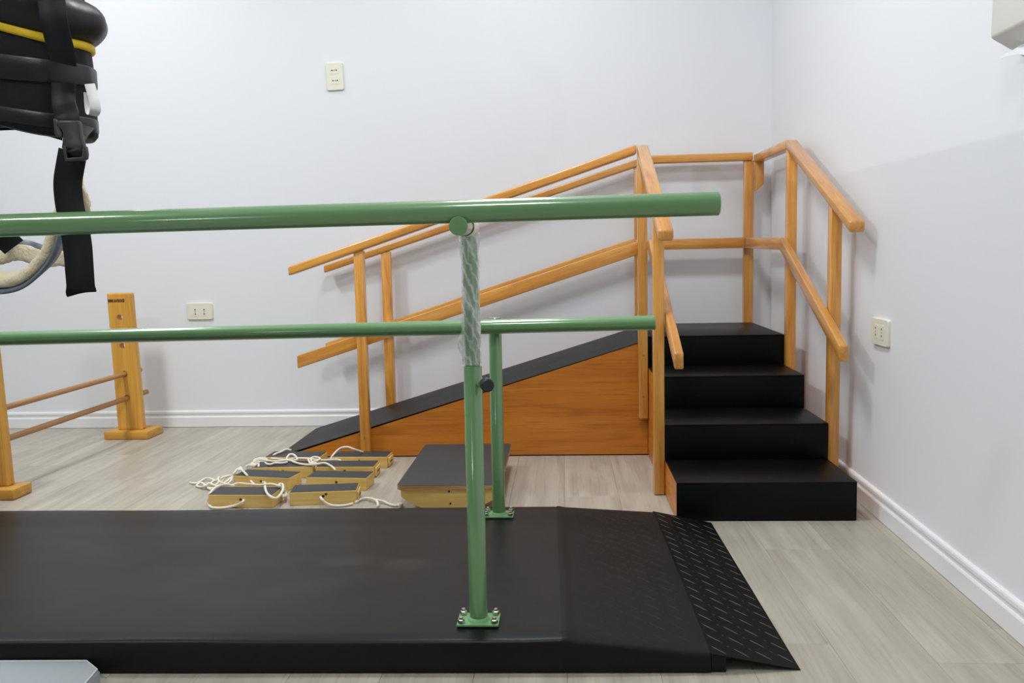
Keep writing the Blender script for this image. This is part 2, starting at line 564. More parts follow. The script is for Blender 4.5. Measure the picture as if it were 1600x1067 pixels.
floor = struct(box('floor', M_SUB, (XL - 0.1, YF - 0.1, -0.12), (1.4, YB + 0.1, -0.009), bevel=0))
PW = 0.222
PX, PY = -3.996, 0.6
x = PX
r0 = random.Random(3)
k = 0
while x < 1.2:
    y = PY - r0.uniform(0, 1.2)
    if k == 16: y = -0.02
    while y < YB:
        L_ = 1.22
        y0, y1 = max(y, PY), min(y + L_, YB + 0.02)
        if y1 - y0 > 0.02:
            x1 = min(x + PW - 0.0006, 1.21)
            box('plank', M_FLOOR, (x, y0, -0.012), (x1, y1 - 0.0006, 0), floor, 'y', 0.0007, 1)
        y += L_
    x += PW
    k += 1

struct(box('ceiling', M_CEIL, (XL - 0.1, YF - 0.1, CEIL), (1.4, YB + 0.1, CEIL + 0.1), bevel=0))
struct(box('wall_back', M_WALL, (XL - 0.1, YB, -0.05), (1.4, YB + 0.1, CEIL), bevel=0))
struct(box('wall_left', M_WALLG, (XL - 0.1, YF, -0.05), (XL, YB, CEIL), axis='y', bevel=0))
wr = [(wall_x(YF), YF), (1.4, YF), (1.4, YB), (wall_x(YB), YB)]
struct(prism('wall_right', M_WALL, wr, -0.05, CEIL, 'xy', None))
struct(box('wall_front', M_WALLG, (XL - 0.1, YF - 0.1, -0.05), (1.4, YF, CEIL), bevel=0))

struct(prism('added_mask_wall', M_WALLG, [(XL, 0), (-2.87, 0), (-2.87, 2.1), (-2.12, 2.1), (-2.12, 0), (1.1, 0), (1.1, CEIL), (XL, CEIL)], -2.56, -2.46, 'xz', None))  # added unseen panel; its opening keeps the spot beams to the right side

# skirting with a moulded top: profile (distance from wall, height)
PROF = [(0, 0.002), (0.015, 0.002), (0.015, 0.058), (0.013, 0.062), (0.009, 0.066), (0.009, 0.078), (0.0125, 0.081),
        (0.0125, 0.091), (0.010, 0.096), (0.004, 0.099), (0, 0.099)]


def skirting(name, a, b, nrm):
    bm = bmesh.new()
    A = [bm.verts.new(Vector((a[0], a[1], 0)) + Vector((nrm[0] * d, nrm[1] * d, z))) for d, z in PROF]
    B = [bm.verts.new(Vector((b[0], b[1], 0)) + Vector((nrm[0] * d, nrm[1] * d, z))) for d, z in PROF]
    bm.faces.new(A); bm.faces.new(B[::-1])
    for i in range(len(PROF)):
        j = (i + 1) % len(PROF)
        bm.faces.new((A[j], A[i], B[i], B[j]))
    return struct(finish(name, bm, M_TRIM))


skirting('baseboard_back', (XL, YB), (wall_x(YB), YB), (0, -1))
skirting('baseboard_right', (wall_x(YF), YF), (wall_x(YB), YB), (-1, 0.0135))

# ---------------------------------------------------------------- exercise stairs with ramp
SX0, SX1, SY0, ST, SR, SYB = 0.412, 1.065, 3.28, 0.366, 0.1466, 5.12
st = thing('exercise_staircase', 'varnished wooden exercise stairs with black rubber steps, handrails and a side ramp in the corner', 'stairs', (0.74, 4.2, 0))
RT = 0.005
for i in range(4):
    ya = SY0 + i * ST
    yb = SY0 + (i + 1) * ST if i < 3 else SYB
    z = (i + 1) * SR
    box('riser', M_STEP, (SX0, ya, i * SR + (0.002 if i == 0 else 0)), (SX1, ya + RT, z - RT * 0.6), st, bevel=0.0015)
    box('tread', M_STEP, (SX0, ya - 0.002, z - RT), (SX1, yb + RT, z), st, bevel=0.002)
poly = [(SY0 + RT, 0.004), (SYB, 0.004), (SYB, 4 * SR - RT)]
for i in (3, 2, 1, 0):
    poly += [(SY0 + i * ST + RT, (i + 1) * SR - RT)]
    if i: poly += [(SY0 + i * ST + RT, i * SR - RT)]
MY = lambda c: frame(c, (0, 1, 0))
prism('side_panel', M_PLY, poly, SX0, SX0 + 0.018, 'yz', st, M=MY((SX0 + 0.009, 4.2, 0.25)))
prism('side_panel', M_PLY, poly, SX1 - 0.018, SX1, 'yz', st, M=MY((SX1 - 0.009, 4.2, 0.25)))

rz = lambda x: 0.438 + 0.3095 * x
rp = [(-1.398, 0.006), (SX0 - 0.002, 0.006), (SX0 - 0.002, rz(SX0 - 0.002)), (-1.398, max(0.008, rz(-1.398)))]
prism('ramp_panel', M_PLY, rp, 4.378, 4.396, 'xz', st, M=frame((-0.4, 4.387, 0.2), (1, 0, 0)))
prism('ramp_panel', M_PLY, rp, 5.10, 5.118, 'xz', st, M=frame((-0.4, 5.11, 0.2), (1, 0, 0)))
xa = -1.445
hull8('ramp_surface', M_RAMP, [(xa, 4.3765, 0.002), (SX0, 4.3765, rz(SX0)), (SX0, 5.122, rz(SX0)), (xa, 5.122, 0.002),
                               (xa, 4.3765, 0.0045), (SX0, 4.3765, rz(SX0) + 0.0035), (SX0, 5.122, rz(SX0) + 0.0035), (xa, 5.122, 0.0045)],
      st, frame((-0.5, 4.75, 0.25), (1, 0, 0.3095)), 0.001, 1)

# posts
RAILB = lambda y: 1.032 + 0.430 * (y - 3.385)         # underside of the left stair handrail
RAILBR = lambda y: 1.049 + 0.441 * (y - 3.40)
RF = lambda x: 1.453 + 0.321 * (x - 0.362)          # underside of ramp front handrail
RB = lambda x: 1.018 + 0.311 * (x + 1.009)          # underside of ramp back handrail
post('post', M_PINE, 0.366, 0.410, 3.640, 3.690, 0.003, RAILB(3.64) + 0.01, st)
post('post', M_PINE, 1.067, 1.110, 3.650, 3.700, 0.003, RAILBR(3.65) + 0.01, st)
post('post', M_PINE, 1.067, 1.111, 4.345, 4.392, 0.004, 1.470, st)
post('post', M_PINE, 1.020, 1.073, 5.127, 5.167, 0.004, 1.484, st)
post('post', M_PINE, 0.364, 0.409, 4.330, 4.377, 0.190, 1.458, st)
post('post', M_PINE, 0.412, 0.456, 5.127, 5.167, 0.004, 1.470, st)
post('post', M_PINE, -1.004, -0.957, 4.328, 4.376, 0.004, RF(-1.004) + 0.012, st)
post('post', M_PINE, -1.030, -0.976, 5.124, 5.164, 0.004, RB(-1.03) + 0.012, st)
# handrails
HW, HH = 0.057, 0.043
beam('handrail', M_PINE, (0.388, 3.385, RAILB(3.385) + HH / 2), (0.390, 4.365, 1.478), HW, HH, st, 0.009, 3)
beam('handrail', M_PINE, (1.088, 3.400, RAILBR(3.4) + HH / 2), (1.089, 4.375, 1.479 + 0.004), HW, HH, st, 0.009, 3)
beam('handrail', M_PINE, (1.089, 4.378, 1.4625 + HH / 2), (1.096, 5.118, 1.472 + HH / 2), HW, HH, st, 0.007, 3)
beam('handrail', M_PINE, (-1.325, 4.345, RF(-1.325) + 0.022), (0.358, 4.345, RF(0.358) + 0.022), HW, 0.044, st, 0.008, 3)
beam('handrail', M_PINE, (-1.362, 5.145, RB(-1.362) + 0.021), (0.432, 5.145, RB(0.432) + 0.021), HW, 0.042, st, 0.008, 3)
beam('handrail', M_PINE, (0.436, 5.145, 1.481 + HH / 2), (1.066, 5.145, 1.485 + HH / 2), HW, 0.044, st, 0.006, 3)
# mid rails
beam('mid_rail', M_PINE, (0.434, 3.375, 0.584), (0.430, 4.335, 1.020), 0.035, 0.062, st, 0.006, 3)
beam('mid_rail', M_PINE, (1.047, 3.400, 0.602), (1.047, 4.340, 1.018), 0.034, 0.062, st, 0.006, 3)
beam('mid_rail', M_PINE, (1.047, 4.343, 1.019), (1.036, 5.106, 1.031), 0.034, 0.058, st, 0.004, 2)
beam('mid_rail', M_PINE, (0.415, 5.108, 1.031), (1.017, 5.108, 1.032), 0.034, 0.058, st, 0.004, 2)
beam('mid_rail', M_PINE, (-1.318, 4.395, 0.482), (0.398, 4.395, 1.022), 0.034, 0.064, st, 0.005, 2)
beam('mid_rail', M_PINE, (-1.362, 5.104, 0.476), (0.405, 5.104, 1.040), 0.034, 0.060, st, 0.005, 2)
# bracket under the corner of the right handrail
prism('bracket', M_PINE, [(1.0745, 1.312), (1.119, 1.352), (1.119, 1.474), (1.0745, 1.474)], 5.085, 5.120, 'xz', st, 0.002,
      M=frame((1.097, 5.1, 1.4), (0, 0, 1)))
# screw heads on the front posts
for px_, z_ in ((0.3865, 0.30), (0.3865, 0.50), (-0.981, 0.11)):
    tube('screw_head', M_STEEL, [(px_, 4.3285, z_), (px_, 4.3265, z_)] if px_ > 0 else [(px_, 4.3265, z_), (px_, 4.3245, z_)], 0.004, st, 10)

# ---------------------------------------------------------------- parallel bars on a black platform
pb = thing('parallel_bars', 'green steel parallel bars bolted to a long black rubber covered platform', 'parallel bars', (-0.9, 2.63, 0))
ca, sa = math.cos(math.radians(0.9)), math.sin(math.radians(0.9))
PM = Matrix(((ca, -sa, 0, -0.012), (sa, ca, 0, 2.064), (0, 0, 1, 0), (0, 0, 0, 1)))
W_ = 1.135
PZ = 0.085
UL = -2.75


def surf_grid(name, mat, fz, u0, u1, v0, v1, nu, nv, base, parent, edge=0.012, flare=0.0):
    """solid with a finely subdivided, slightly uneven top"""
    bm = bmesh.new()
    us = [u0 + (u1 - u0) * i / nu for i in range(nu + 1)]
    vs_ = [v0, v0 + edge * 0.3, v0 + edge] + [v0 + edge + (v1 - v0 - 2 * edge) * j / nv for j in range(1, nv)] + [v1 - edge, v1 - edge * 0.3, v1]
    drop = [edge, edge * 0.35, 0] + [0] * (nv - 1) + [0, edge * 0.35, edge]
    G = []
    for u in us:
        row = []
        fl = 1 + flare * (u - u0) / (u1 - u0) / v1
        for v, d in zip(vs_, drop):
            row.append(bm.verts.new((u, v * fl, fz(u, v) - d)))
        G.append(row)
    for i in range(nu):
        for j in range(len(vs_) - 1):
            bm.faces.new((G[i][j], G[i + 1][j], G[i + 1][j + 1], G[i][j + 1]))
    B = {}
    for i in range(nu + 1):
        for j in (0, len(vs_) - 1):
            B[i, j] = bm.verts.new((us[i], vs_[j] * (1 + flare * (us[i] - u0) / (u1 - u0) / v1), base))
    J = len(vs_) - 1
    for i in range(nu):
        bm.faces.new((G[i][0], B[i, 0], B[i + 1, 0], G[i + 1][0]))
        bm.faces.new((G[i + 1][J], B[i + 1, J], B[i, J], G[i][J]))
    for i in (0, nu):
        f = [G[i][j] for j in range(J + 1)] + [B[i, J], B[i, 0]]
        bm.faces.new(f)
    f = [B[i, 0] for i in range(nu + 1)] + [B[i, J] for i in range(nu, -1, -1)]
    bm.faces.new(f)
    return finish(name, bm, mat, parent, PM, smooth=50)


def top_wave(u, v):
    w = noise.noise(Vector((u * 1.6, v * 2.2, 0.3))) * 0.0035
    # sagging front edge and a long shallow fold towards the back
    w -= 0.006 * math.exp(-((v - 0.0) / 0.10) ** 2) * (0.5 + 0.5 * noise.noise(Vector((u * 2.4, 5, 0))))
    w -= 0.0028 * math.exp(-((v - 0.93) / 0.03) ** 2)
    return PZ + w * min(1, max(0, -u / 0.1))


surf_grid('platform', M_RUBBER, top_wave, UL, 0.0, 0, W_, 90, 26, 0.002, pb)


def ramp_z(u, v):
    s = min(1, u / 0.04)
    # crumpled crease where the cover folds over onto the ramp
    c = 0.003 * math.exp(-((u - 0.012 - 0.012 * noise.noise(Vector((v * 5, 1, 2)))) / 0.012) ** 2)
    return PZ - 0.104 * max(0, u) + c


surf_grid('ramp', M_RAMP, ramp_z, 0.0, 0.352, 0.0, W_, 40, 24, 0.002, pb, 0.012, 0.045)
hull8('ramp_end_block', M_RUBBER, [PM @ Vector(q) for q in ((0.354, 0.004, 0.002), (0.388, 0.004, 0.002), (0.388, W_ + 0.03, 0.002), (0.354, W_ + 0.03, 0.002),
      (0.354, 0.004, 0.044), (0.388, 0.004, 0.039), (0.388, W_ + 0.03, 0.039), (0.354, W_ + 0.03, 0.044))], pb, PM, 0.0, 1)
PA, PB_ = 0.352, 0.566
WP = W_ + 0.052
pz = lambda u: 0.0485 - (u - PA) * (0.0465 / (PB_ - PA))
plate = hull8('ramp_plate', M_PLATE, [PM @ Vector(q) for q in ((PA, 0, pz(PA) - 0.003), (PB_, 0.014, 0.0005), (PB_, WP, 0.0005), (PA, WP - 0.005, pz(PA) - 0.003),
      (PA, 0, pz(PA)), (PB_, 0.014, pz(PB_)), (PB_, WP, pz(PB_)), (PA, WP - 0.005, pz(PA)))], pb, PM, 0.0006, 1)


def ridges(name, mat, fz, u0, u1, hgt, parent, du=0.0555, dv=0.0655):
    bm = bmesh.new()
    ni = int((u1 - u0) / du) + 1
    nj = int(WP / dv) + 1
    d = Vector((0.72, -0.69, 0)); s = Vector((0.69, 0.72, 0))
    for i in range(ni):
        for j in range(nj):
            for kind in (0, 1):
                u = u0 + 0.0245 + i * du + (0.5 * du if kind else 0)
                v = 0.03 + j * dv + i * 0.011 + (0.5 * dv if kind else 0)
                L_ = 0.025 if not kind else 0.004
                if u + L_ * 0.72 > u1 - 0.004 or u - L_ * 0.72 < u0 + 0.004 or v > (WP - 0.03 if u0 > 0.2 else W_ - 0.02) or v < 0.02: continue
                c = Vector((u, v, 0))
                ring = []
                top = []
                wd = 0.0026
                for a, b in ((-1, 0), (-0.6, -1), (0.6, -1), (1, 0), (0.6, 1), (-0.6, 1)):
                    p = c + d * (a * L_) + s * (b * wd)
                    p.z = fz(p.x, p.y) - 0.0003
                    ring.append(bm.verts.new(p))
                for a in (-0.6, 0.6):
                    p = c + d * (a * L_)
                    p.z = fz(p.x, p.y) + hgt * (1 if not kind else 0.6)
                    top.append(bm.verts.new(p))
                r = ring
                bm.faces.new((r[0], r[1], top[0])); bm.faces.new((r[1], r[2], top[1], top[0])); bm.faces.new((r[2], r[3], top[1]))
                bm.faces.new((r[3], r[4], top[1])); bm.faces.new((r[4], r[5], top[0], top[1])); bm.faces.new((r[5], r[0], top[0]))
    o = finish(name, bm, mat, parent, PM, smooth=60)
    o['kind'] = 'stuff'
    return o


ridges('raised_grip_pattern', rubber('ridge_highlight_rubber', (0.032, 0.032, 0.031), 0.5, spec=0.3), lambda u, v: pz(u), PA, PB_, 0.0016, pb)  # lighter colour stands in for highlights on the ridges
ridges('faint_grip_pattern', M_RAMP, ramp_z, 0.05, 0.350, 0.0014, pb)


def bar_post(cx, cy, ztop, z_in_top, face, mat_top):
    """base plate with four nuts, outer tube, inner tube"""
    z0 = PZ + 0.001
    bp_ = box('base_plate', M_GREENB, (cx - 0.052, cy - 0.036, z0), (cx + 0.052, cy + 0.040, z0 + 0.006), pb, bevel=0.0015)
    for sx in (-1, 1):
        for sy in (-1, 1):
            nx, ny = cx + sx * 0.041, cy + 0.002 + sy * 0.027
            tube('nut', M_STEEL, [(nx, ny, z0 + 0.006), (nx, ny, z0 + 0.016)], 0.0088, bp_, 6, edge=0.0015)
            tube('bolt', M_STEEL, [(nx, ny, z0 + 0.012), (nx, ny, z0 + 0.022)], 0.0048, bp_, 10, edge=0.001)
    bm = bmesh.new()
    sweep(bm, [(cx, cy, z0 + 0.005), (cx, cy, z0 + 0.009), (cx, cy, z0 + 0.014)], circ(0.029, 24), ups=(0, 1, 0), scale=[1, 0.93, 0.79])
    finish('weld_bead', bm, M_GREENB, bp_, Matrix(), smooth=60)
    # outer tube, open at the top
    bm = bmesh.new()
    pts = [(cx, cy, z0 + 0.006), (cx, cy, ztop - 0.0015), (cx, cy, ztop), (cx, cy, ztop), (cx, cy, ztop - 0.03)]
    R_ = 0.0225
    rings = []
    for p, r in zip(pts, (R_, R_, R_ - 0.001, R_ - 0.003, R_ - 0.003)):
        rings.append([bm.verts.new(Vector(p) + Vector((r * math.cos(2 * PI * k / 28), r * math.sin(2 * PI * k / 28), 0))) for k in range(28)])
    for a, b in zip(rings, rings[1:]):
        for k in range(28):
            bm.faces.new((a[k], a[(k + 1) % 28], b[(k + 1) % 28], b[k]))
    finish('outer_post', bm, M_GREEN, pb, Matrix(), smooth=50)


NX, NY = -0.219, 2.165
FX, FY = -0.231, 3.078
bar_post(NX, NY, 0.729, 1.06, -1, M_GREEN)
bar_post(FX, FY, 0.778, 0.78, -1, M_GREEN)
# a second pair of posts carries the far ends of the bars
bar_post(-2.42, NY - 0.04, 0.72, 1.05, -1, M_GREEN)
bar_post(-2.42, FY - 0.04, 0.765, 0.78, -1, M_GREEN)

# near bar: raised inner tube, cross tube, long handrail bar
ip = tube('inner_post', M_GREEN, [(NX, NY, 0.60), (NX, NY, 1.058)], 0.0185, pb, 24)
ct = tube('cross_tube', M_GREEN, [(NX, NY - 0.232, 1.060), (NX, NY + 0.018, 1.064)], 0.0205, pb, 28, edge=0.0012)
tube('weld_neck', M_GREEN, [(NX, NY - 0.205, 1.072), (NX, NY - 0.205, 1.084)], 0.017, pb, 20)
tube('inner_post', M_GREEN, [(-2.42, NY - 0.04, 0.60), (-2.42, NY - 0.04, 1.04)], 0.0185, pb, 20)
tube('cross_tube', M_GREEN, [(-2.42, NY - 0.27, 1.036), (-2.42, NY - 0.03, 1.036)], 0.0205, pb, 20, edge=0.0012)
tube('handrail_bar', M_GREEN, [(-2.55, 1.952, 1.073), (0.338, 1.960, 1.0965)], 0.0252, pb, 40, edge=0.0025)
# far bar in front of its lowered posts
tube('handrail_bar', M_GREEN, [(-2.60, 3.022, 0.7335), (0.311, 3.030, 0.7590)], 0.0245, pb, 40, edge=0.0025)
tube('weld_saddle', M_GREEN, [(FX, FY - 0.040, 0.757), (FX, FY - 0.015, 0.757)], 0.019, pb, 24, edge=0.001)
tube('post_cap', M_GREEN, [(FX, FY, 0.770), (FX, FY, 0.781)], 0.021, pb, 24, edge=0.001)

# locking knob on the near post
kb = tube('knob', M_KNOB, [(NX + 0.034, NY - 0.034, 0.690), (NX + 0.041, NY - 0.054, 0.688)], 0.0165, pb, 28, edge=0.003)
tube('knob_stem', M_STEEL, [(NX + 0.018, NY - 0.012, 0.692), (NX + 0.035, NY - 0.036, 0.690)], 0.006, kb, 14)
tube('knob_boss', M_GREENB, [(NX + 0.012, NY - 0.008, 0.692), (NX + 0.0235, NY - 0.020, 0.691)], 0.0105, kb, 16, edge=0.002)


# clear wrapping film, crumpled and twisted down the inner post
def film(parent):
    bm = bmesh.new()
    n, m = 90, 40
    G = []
    z0, z1 = 0.733, 1.052
    for i in range(n + 1):
        t = i / n
        z = z0 + (z1 - z0) * t
        row = []
        for k in range(m):
            a = 2 * PI * k / m
            sp = a * 3 - t * 16
            r = 0.0205 + 0.0022 * max(0, math.sin(sp)) ** 2
            r += 0.0035 * abs(noise.noise(Vector((math.cos(a) * 2.2, math.sin(a) * 2.2, z * 26))))
            if t > 0.80:
                r += 0.008 * abs(noise.noise(Vector((math.cos(a) * 3.5, math.sin(a) * 3.5, z * 60)))) * (t - 0.75) * 4
            # loose flap at lower left
            fl = math.exp(-((a - PI) / 0.32) ** 2) * math.exp(-((t - 0.16) / 0.17) ** 2)
            r += 0.013 * fl * (0.8 + 0.4 * math.sin(z * 90))
            row.append(bm.verts.new((NX + r * math.cos(a), NY + r * math.sin(a), z + 0.003 * noise.noise(Vector((a, z * 40, 3))))))
        G.append(row)
    for i in range(n):
        for k in range(m):
            k2 = (k + 1) % m
            bm.faces.new((G[i][k], G[i][k2], G[i + 1][k2], G[i + 1][k]))
    M = frame((NX, NY, 0.9), (0, 0, 1))
    bmesh.ops.transform(bm, matrix=M.inverted(), verts=bm.verts[:])
    tag(finish('plastic_wrap', bm, M_FILM, parent, M, smooth=0), 'clear crumpled plastic film')


film(ip)
# film remnant around the back half of the cross tube
bm = bmesh.new()
rings = []
for i in range(12):
    t = i / 11
    y = NY - 0.105 + t * 0.12
    rings.append([bm.verts.new((NX + (0.0222 + 0.0016 * noise.noise(Vector((k, y * 60, 1)))) * math.cos(2 * PI * k / 30), y,
                                1.0625 + (0.0222 + 0.0016 * noise.noise(Vector((k, y * 60, 7)))) * math.sin(2 * PI * k / 30))) for k in range(30)])
for a, b in zip(rings, rings[1:]):
    for k in range(30):
        bm.faces.new((a[k], a[(k + 1) % 30], b[(k + 1) % 30], b[k]))
finish('film_sleeve', bm, plain('milky_film', (0.78, 0.80, 0.74), 0.3), ct, Matrix(), smooth=60)

# ---------------------------------------------------------------- hurdle frame by the back wall
hf = thing('hurdle_frame', 'honey pine adjustable hurdle frame with two peg posts and round rods by the back wall', 'hurdle', (-2.45, 4.3, 0))
HOLE = (0.685, 0.525, 0.365, 0.229)


def hurdle_post(y0, xo=0.0):
    box('foot', M_HURDLE, (-2.582 + xo, y0, 0.001), (-2.328 + xo, y0 + 0.20 - (0.06 if y0 < 4 else 0), 0.046), hf, 'x', 0.006, 2)
    ya = y0 + 0.055
    hx = lambda z: -2.4545 - 0.0205 * (z - 0.06) / 0.757
    a, b = hx(0.044), hx(0.822)
    p = hull8('post', M_HURDLE, [(a - 0.072, ya, 0.044), (a + 0.072, ya, 0.044), (a + 0.072, ya + 0.055, 0.044), (a - 0.072, ya + 0.055, 0.044),
              (b - 0.068, ya, 0.822), (b + 0.068, ya, 0.822), (b + 0.068, ya + 0.055, 0.822), (b - 0.068, ya + 0.055, 0.822)],
              hf, frame(((a + b) / 2, ya + 0.027, 0.43), (0, 0, 1)), 0.010, 3)
    drill(p, [((hx(z) - 0.003, ya + 0.027, z), 0.2) for z in HOLE], 0.0165, (0, 1, 0))
    return ya


ya = hurdle_post(4.853)
hurdle_post(3.605)
tube('rod', M_ROD, [(-2.466, 3.55, HOLE[2]), (-2.466, 5.10, HOLE[2])], 0.0135, hf, 18, edge=0.002)
tube('rod', M_ROD, [(-2.462, 3.56, HOLE[3] - 0.002), (-2.462, 5.155, HOLE[3] - 0.002)], 0.0145, hf, 18, edge=0.002)
# burnt maker's mark near the top of the far post (too worn to read): a bar and a row of strokes
bm = bmesh.new()


def stroke(x0, z0, x1, z1):
    y = ya - 0.0008
    v = [bm.verts.new(q) for q in ((x0, y, z0), (x1, y, z0), (x1, y, z1), (x0, y, z1), (x0, ya + 0.001, z0), (x1, ya + 0.001, z0), (x1, ya + 0.001, z1), (x0, ya + 0.001, z1))]
    for f in ((0, 1, 2, 3), (0, 4, 5, 1), (1, 5, 6, 2), (2, 6, 7, 3), (3, 7, 4, 0)):
        bm.faces.new([v[i] for i in f])


ZM = 0.768
stroke(-2.536, ZM + 0.003, -2.506, ZM + 0.019)
for i, (a, h0, h1) in enumerate(((0, 3, 16), (7, 3, 16), (14, 5, 14), (21, 3, 21), (27, 3, 16), (34, 3, 19), (41, 4, 15), (48, 3, 21), (54, 3, 20))):
    xx = -2.502 + a * 0.00105
    stroke(xx, ZM + h0 * 0.001, xx + 0.0042, ZM + h1 * 0.001)
for zz in (0.004, 0.0145):
    stroke(-2.502, ZM + zz, -2.443, ZM + zz + 0.003)
finish('burnt_mark', bm, M_BURN, hf, Matrix())

# ---------------------------------------------------------------- rocker balance board
rb = thing('balance_board', 'low rocker balance board, black top on curved pine rocker, in front of ramp', 'balance board', (-0.449, 3.75, 0))
bx0, bx1, by0, by1 = -0.652, -0.246, 3.392, 4.150
bz = 0.112
prism('deck', M_PLYEDGE, rounded_rect(bx0, by0, bx1, by1, 0.022), bz - 0.018, bz - 0.0015, 'xy', rb, 0.0015)
prism('grip_sheet', M_GRIP, rounded_rect(bx0 + 0.001, by0 + 0.001, bx1 - 0.001, by1 - 0.001, 0.022), bz - 0.0015, bz, 'xy', rb)
rk = [(bx0 + 0.014, bz - 0.018), (bx0 + 0.014, 0.062)]
for i in range(1, 16):
    t = i / 16
    xx = bx0 + 0.014 + (bx1 - bx0 - 0.028) * t
    rk.append((xx, 0.002 + 0.060 * abs(2 * t - 1) ** 2.4))
rk += [(bx1 - 0.014, 0.062), (bx1 - 0.014, bz - 0.018)]
for yy in (by0 + 0.018, by1 - 0.045):
    p = prism('rocker', M_BLOCK, rk, yy, yy + 0.027, 'xz', rb, 0.001)
for z_, x_ in ((0.083, -0.449), (0.035, -0.445)):
    tube('screw_hole', M_DARK, [(x_, by0 + 0.0185, z_), (x_, by0 + 0.0172, z_)], 0.0045, rb, 12)

# ---------------------------------------------------------------- stilt blocks with cord handles
BH = 0.056
BL = [  # name key, centre x, centre y, angle, end plate, label
    ('R1', -0.985, 3.583, 6.8, 1, 'pine block with a dark knot above its cord hole, front of right row'),
    ('R2', -0.976, 3.808, -4.6, 0, 'pine block with plain end and bare top, second from front in right row'),
    ('R3', -0.992, 4.008, -0.1, 1, 'pine block third from front in right row, cords over its left end'),
    ('R4', -0.968, 4.205, -1.8, 1, 'rear pine block of right row by the ramp post, cord looping high over it'),
    ('L1', -1.302, 3.540, -1.5, 0, 'front pine block of left row, cord looping round its left end and top'),
    ('L2', -1.306, 3.828, -11.4, 0, 'pine block turned askew, second from front in left row, cord across its top'),
    ('L3', -1.280, 4.010, 4.5, 0, 'pine block half hidden under the cord tangle, third from front in left row'),
    ('L4', -1.290, 4.212, -2.4, 0, 'rear pine block of left row, at foot of ramp behind the cord tangle'),
]
LEN, WID = 0.268, 0.117
blocks = {}
for key, cx, cy, ang, plate_, lab in BL:
    b = thing('stilt_block', lab, 'block', (cx, cy, 0), 'walking blocks with cord handles')
    blocks[key] = b
    a = math.radians(ang)
    bo = box('body', M_BLOCK, (cx - LEN / 2, cy - WID / 2, 0.0005), (cx + LEN / 2, cy + WID / 2, BH - 0.002), b, 'x', 0.002, 2, rot=a)
    R = Matrix.Translation((cx, cy, 0)) @ Matrix.Rotation(a, 4, 'Z')
    drill(bo, [(R @ Vector((0, 0, 0.034)), 0.3)], 0.0065, R.to_3x3() @ Vector((0, 1, 0)), 14)
    g = box('grip_sheet', M_GRIP, (cx - LEN / 2 + 0.002, cy - WID / 2 + 0.002, BH - 0.002), (cx + LEN / 2 - 0.002, cy + WID / 2 - 0.002, BH), b, 'x', 0.0006, 1, rot=a)
    if plate_:
        # end slat with a carved slot
        e = hull8('end_slat', M_BLOCK, [R @ Vector(q) for q in ((LEN / 2, -0.042, 0.004), (LEN / 2 + 0.008, -0.042, 0.004), (LEN / 2 + 0.008, 0.046, 0.004), (LEN / 2, 0.046, 0.004),
                  (LEN / 2, -0.042, 0.044), (LEN / 2 + 0.008, -0.042, 0.044), (LEN / 2 + 0.008, 0.046, 0.044), (LEN / 2, 0.046, 0.044))], b, R @ Matrix.Translation((LEN / 2, 0, 0.02)), 0.002, 2)
        hull8('slot', M_BURN, [R @ Vector(q) for q in ((LEN / 2 + 0.007, -0.022, 0.020), (LEN / 2 + 0.0086, -0.022, 0.020), (LEN / 2 + 0.0086, 0.026, 0.020), (LEN / 2 + 0.007, 0.026, 0.020),
              (LEN / 2 + 0.007, -0.022, 0.028), (LEN / 2 + 0.0086, -0.022, 0.028), (LEN / 2 + 0.0086, 0.026, 0.028), (LEN / 2 + 0.007, 0.026, 0.028))], e, R @ Matrix.Translation((LEN / 2, 0, 0.02)), 0.001, 1)
    if key == 'R1':
        kn = bmesh.new()
        bmesh.ops.create_circle(kn, cap_ends=True, segments=14, radius=0.0055)
        finish('knot', kn, M_BURN, b, R @ Matrix.Translation((0.012, -WID / 2 - 0.0003, 0.043)) @ Matrix.Rotation(PI / 2, 4, 'X'))

RR = 0.0052


def rope(key, ox, oy, s, pts, r=RR):
    """pts: traced (x, y, height) -> points lying at that height"""
    P = [lie(ox + q[0] * s, oy + q[1] * s, q[2]) for q in pts]
    P = smooth_path(P, 5)
    bm = bmesh.new()
    M = Matrix.Translation(P[len(P) // 2])
    Mi = M.inverted()
    sweep(bm, [Mi @ p for p in P], circ(r, 8))
    return finish('cord', bm, M_ROPE, blocks[key], M, smooth=0)


A_, B_, C_, D_ = (300, 720, 0.10625), (440, 730, 0.125), (400, 690, 0.1), (500, 690, 0.0875)
# L1
rope('L1', *A_, [(762, 578, 0.034), (740, 605, 0.032), (670, 645, 0.016), (580, 670, 0.008), (450, 690, 0.006), (320, 690, 0.006), (262, 665, 0.008), (240, 610, 0.02), (250, 530, 0.042),
                 (285, 450, 0.050), (345, 395, 0.046), (430, 358, 0.036), (520, 348, 0.028), (600, 365, 0.02), (650, 372, 0.012)])
rope('L1', *A_, [(590, 355, 0.02), (690, 330, 0.030), (850, 345, 0.045), (1000, 356, 0.061), (1090, 345, 0.064), (1190, 345, 0.064), (1280, 375, 0.064), (1350, 420, 0.05), (1400, 465, 0.03)])
